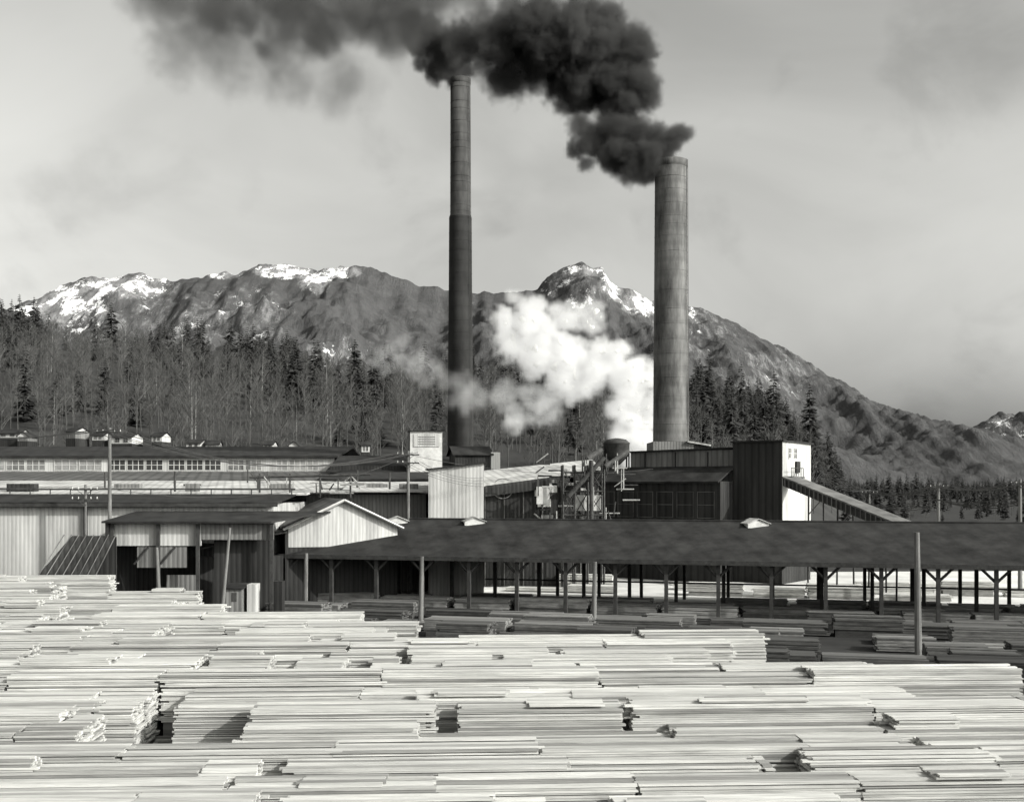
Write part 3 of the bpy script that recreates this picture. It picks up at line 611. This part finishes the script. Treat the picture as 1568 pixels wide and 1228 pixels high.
def plume(name,path,material,vox,seed,A=0.9,K=2.2,sc=0.16,warp=3.0,core=None,npts=14,sq=0.8,Yd=0.8,det=.6):
    rs=np.random.RandomState(seed); P=[];Rr=[];Dn=[]
    for i in range(len(path)-1):
        a=np.array(path[i],float); b=np.array(path[i+1],float)
        for k in range(npts):
            t=(k+rs.rand())/npts; c=a+(b-a)*t; Y=c[2]; rw=c[3]*Y/F
            d=rs.randn(3); d/=np.linalg.norm(d); d*=rw*sq*rs.rand()**.4; d[1]*=Yd
            r=rw*rs.uniform(.35,.6)
            P.append((SX(c[0],Y)+d[0],Y+d[1],SZ(c[1],Y)+d[2])); Rr.append(r); Dn.append(c[4])
    P=np.array(P); Rr=np.array(Rr); mn_=(P-Rr[:,None]*1.6-1).min(0); mx=(P+Rr[:,None]*1.6+1).max(0)
    me=D.meshes.new(name); me.from_pydata([tuple(p) for p in P],[],[])
    for nm,arr in(('rad',Rr),('dn',np.array(Dn))):
        at=me.attributes.new(nm,'FLOAT','POINT'); at.data.foreach_set('value',arr.astype(np.float32))
    me.materials.append(material)
    o=D.objects.new(name,me); SC.collection.objects.link(o)
    g=D.node_groups.new(name+'_nodes','GeometryNodeTree'); g.interface.new_socket('Geometry',in_out='INPUT',socket_type='NodeSocketGeometry'); g.interface.new_socket('Geometry',in_out='OUTPUT',socket_type='NodeSocketGeometry')
    N=g.nodes; L=g.links; gi=N.new('NodeGroupInput'); go=N.new('NodeGroupOutput')
    pos=N.new('GeometryNodeInputPosition')
    n1=N.new('ShaderNodeTexNoise'); n1.inputs['Scale'].default_value=sc; n1.inputs['Detail'].default_value=3; L.new(pos.outputs[0],n1.inputs['Vector'])
    def vm(op,a,b):
        x=N.new('ShaderNodeVectorMath'); x.operation=op; L.new(a,x.inputs[0])
        if isinstance(b,tuple): x.inputs[1].default_value=b
        else: L.new(b,x.inputs[1])
        return x.outputs[0]
    def mt(op,a,b=None,clamp=False):
        x=N.new('ShaderNodeMath'); x.operation=op; x.use_clamp=clamp
        for i,q in enumerate((a,b)):
            if q is None: continue
            if isinstance(q,(int,float)): x.inputs[i].default_value=q
            else: L.new(q,x.inputs[i])
        return x.outputs[0]
    wv=vm('MULTIPLY',vm('SUBTRACT',n1.outputs['Color'],(.5,.5,.5)),(warp,warp,warp)); wp=vm('ADD',pos.outputs[0],wv)
    sn=N.new('GeometryNodeSampleNearest'); L.new(gi.outputs[0],sn.inputs['Geometry']); L.new(wp,sn.inputs['Sample Position'])
    def si(attr,typ='FLOAT'):
        s=N.new('GeometryNodeSampleIndex'); s.data_type=typ; L.new(gi.outputs[0],s.inputs['Geometry'])
        if attr=='P': q=N.new('GeometryNodeInputPosition'); L.new(q.outputs[0],s.inputs['Value'])
        else:
            q=N.new('GeometryNodeInputNamedAttribute'); q.data_type='FLOAT'; q.inputs['Name'].default_value=attr; L.new(q.outputs[0],s.inputs['Value'])
        L.new(sn.outputs['Index'],s.inputs['Index']); return s.outputs[0]
    rad=si('rad'); dn=si('dn'); pp=si('P','FLOAT_VECTOR')
    ds=N.new('ShaderNodeVectorMath'); ds.operation='DISTANCE'; L.new(wp,ds.inputs[0]); L.new(pp,ds.inputs[1])
    s=mt('SUBTRACT',1.25,mt('DIVIDE',ds.outputs['Value'],rad))
    n2=N.new('ShaderNodeTexNoise'); n2.inputs['Scale'].default_value=sc*3.2; n2.inputs['Detail'].default_value=5; n2.inputs['Roughness'].default_value=det; L.new(pos.outputs[0],n2.inputs['Vector'])
    s=mt('ADD',s,mt('MULTIPLY',mt('SUBTRACT',n2.outputs['Fac'],.52),A*2))
    den=mt('MULTIPLY',mt('MULTIPLY',s,K,True),dn)
    def vcube(f,v):
        vc=N.new('GeometryNodeVolumeCube'); L.new(f,vc.inputs['Density']); vc.inputs['Min'].default_value=tuple(mn_); vc.inputs['Max'].default_value=tuple(mx)
        for i,ax in enumerate('XYZ'): vc.inputs['Resolution '+ax].default_value=max(8,int((mx[i]-mn_[i])/v))
        return vc.outputs[0]
    vol=vcube(den,vox); sm=N.new('GeometryNodeSetMaterial'); sm.inputs['Material'].default_value=material; L.new(vol,sm.inputs['Geometry']); out=sm.outputs[0]
    if core:
        cm,off=core
        v2=vcube(mt('SUBTRACT',s,off),vox*.8); vmn=N.new('GeometryNodeVolumeToMesh'); L.new(v2,vmn.inputs['Volume']); vmn.inputs['Threshold'].default_value=.1
        ss=N.new('GeometryNodeSetShadeSmooth'); L.new(vmn.outputs[0],ss.inputs[0]); s2=N.new('GeometryNodeSetMaterial'); s2.inputs['Material'].default_value=cm; L.new(ss.outputs[0],s2.inputs['Geometry'])
        me.materials.append(cm)
        j=N.new('GeometryNodeJoinGeometry'); L.new(out,j.inputs[0]); L.new(s2.outputs[0],j.inputs[0]); out=j.outputs[0]
    L.new(out,go.inputs[0]); md=o.modifiers.new('nodes','NODES'); md.node_group=g; return o
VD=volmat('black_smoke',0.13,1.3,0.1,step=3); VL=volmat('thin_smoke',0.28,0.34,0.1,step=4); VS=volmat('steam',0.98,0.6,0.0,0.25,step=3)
M['steamcore']=mat('steam_core',0.78,0.08,0.3)
plume('black_smoke_cloud',[(1027,256,150,24,1),(1030,222,150,26,1),(1000,228,150,42,1),(955,240,150,46,1),(890,215,150,34,1),(945,180,151,44,1),(968,135,152,48,1),(905,85,153,74,1),(850,75,154,90,.9),(790,75,155,80,.6),(740,40,156,44,.2)],VD,.45,3,A=1.35,K=2.0,det=.74)
plume('drifting_smoke_cloud',[(800,-40,158,36,1),(650,-10,160,80,1),(560,5,162,100,1),(450,5,165,100,1),(340,0,168,90,.85),(250,-5,170,70,.5),(330,60,168,80,.35),(480,95,165,75,.4),(560,140,165,50,.2)],VL,.9,5,A=1.4,K=.95,det=.68)
plume('thin_smoke_plume',[(704,118,185,16,1),(692,98,185,30,1),(662,92,184,28,.9),(690,75,183,38,.7),(640,50,180,50,.5)],VD,.5,8,A=1.2)
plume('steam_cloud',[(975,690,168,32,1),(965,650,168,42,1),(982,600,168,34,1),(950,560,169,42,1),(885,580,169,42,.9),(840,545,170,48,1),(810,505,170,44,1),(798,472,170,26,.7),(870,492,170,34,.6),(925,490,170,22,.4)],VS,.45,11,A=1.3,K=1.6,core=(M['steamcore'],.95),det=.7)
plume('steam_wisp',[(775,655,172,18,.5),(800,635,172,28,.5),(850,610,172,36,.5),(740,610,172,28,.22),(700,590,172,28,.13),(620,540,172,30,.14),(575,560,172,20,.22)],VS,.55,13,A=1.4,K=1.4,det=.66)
SC.view_settings.view_transform='Standard'; SC.view_settings.look='None'; SC.view_settings.exposure=0
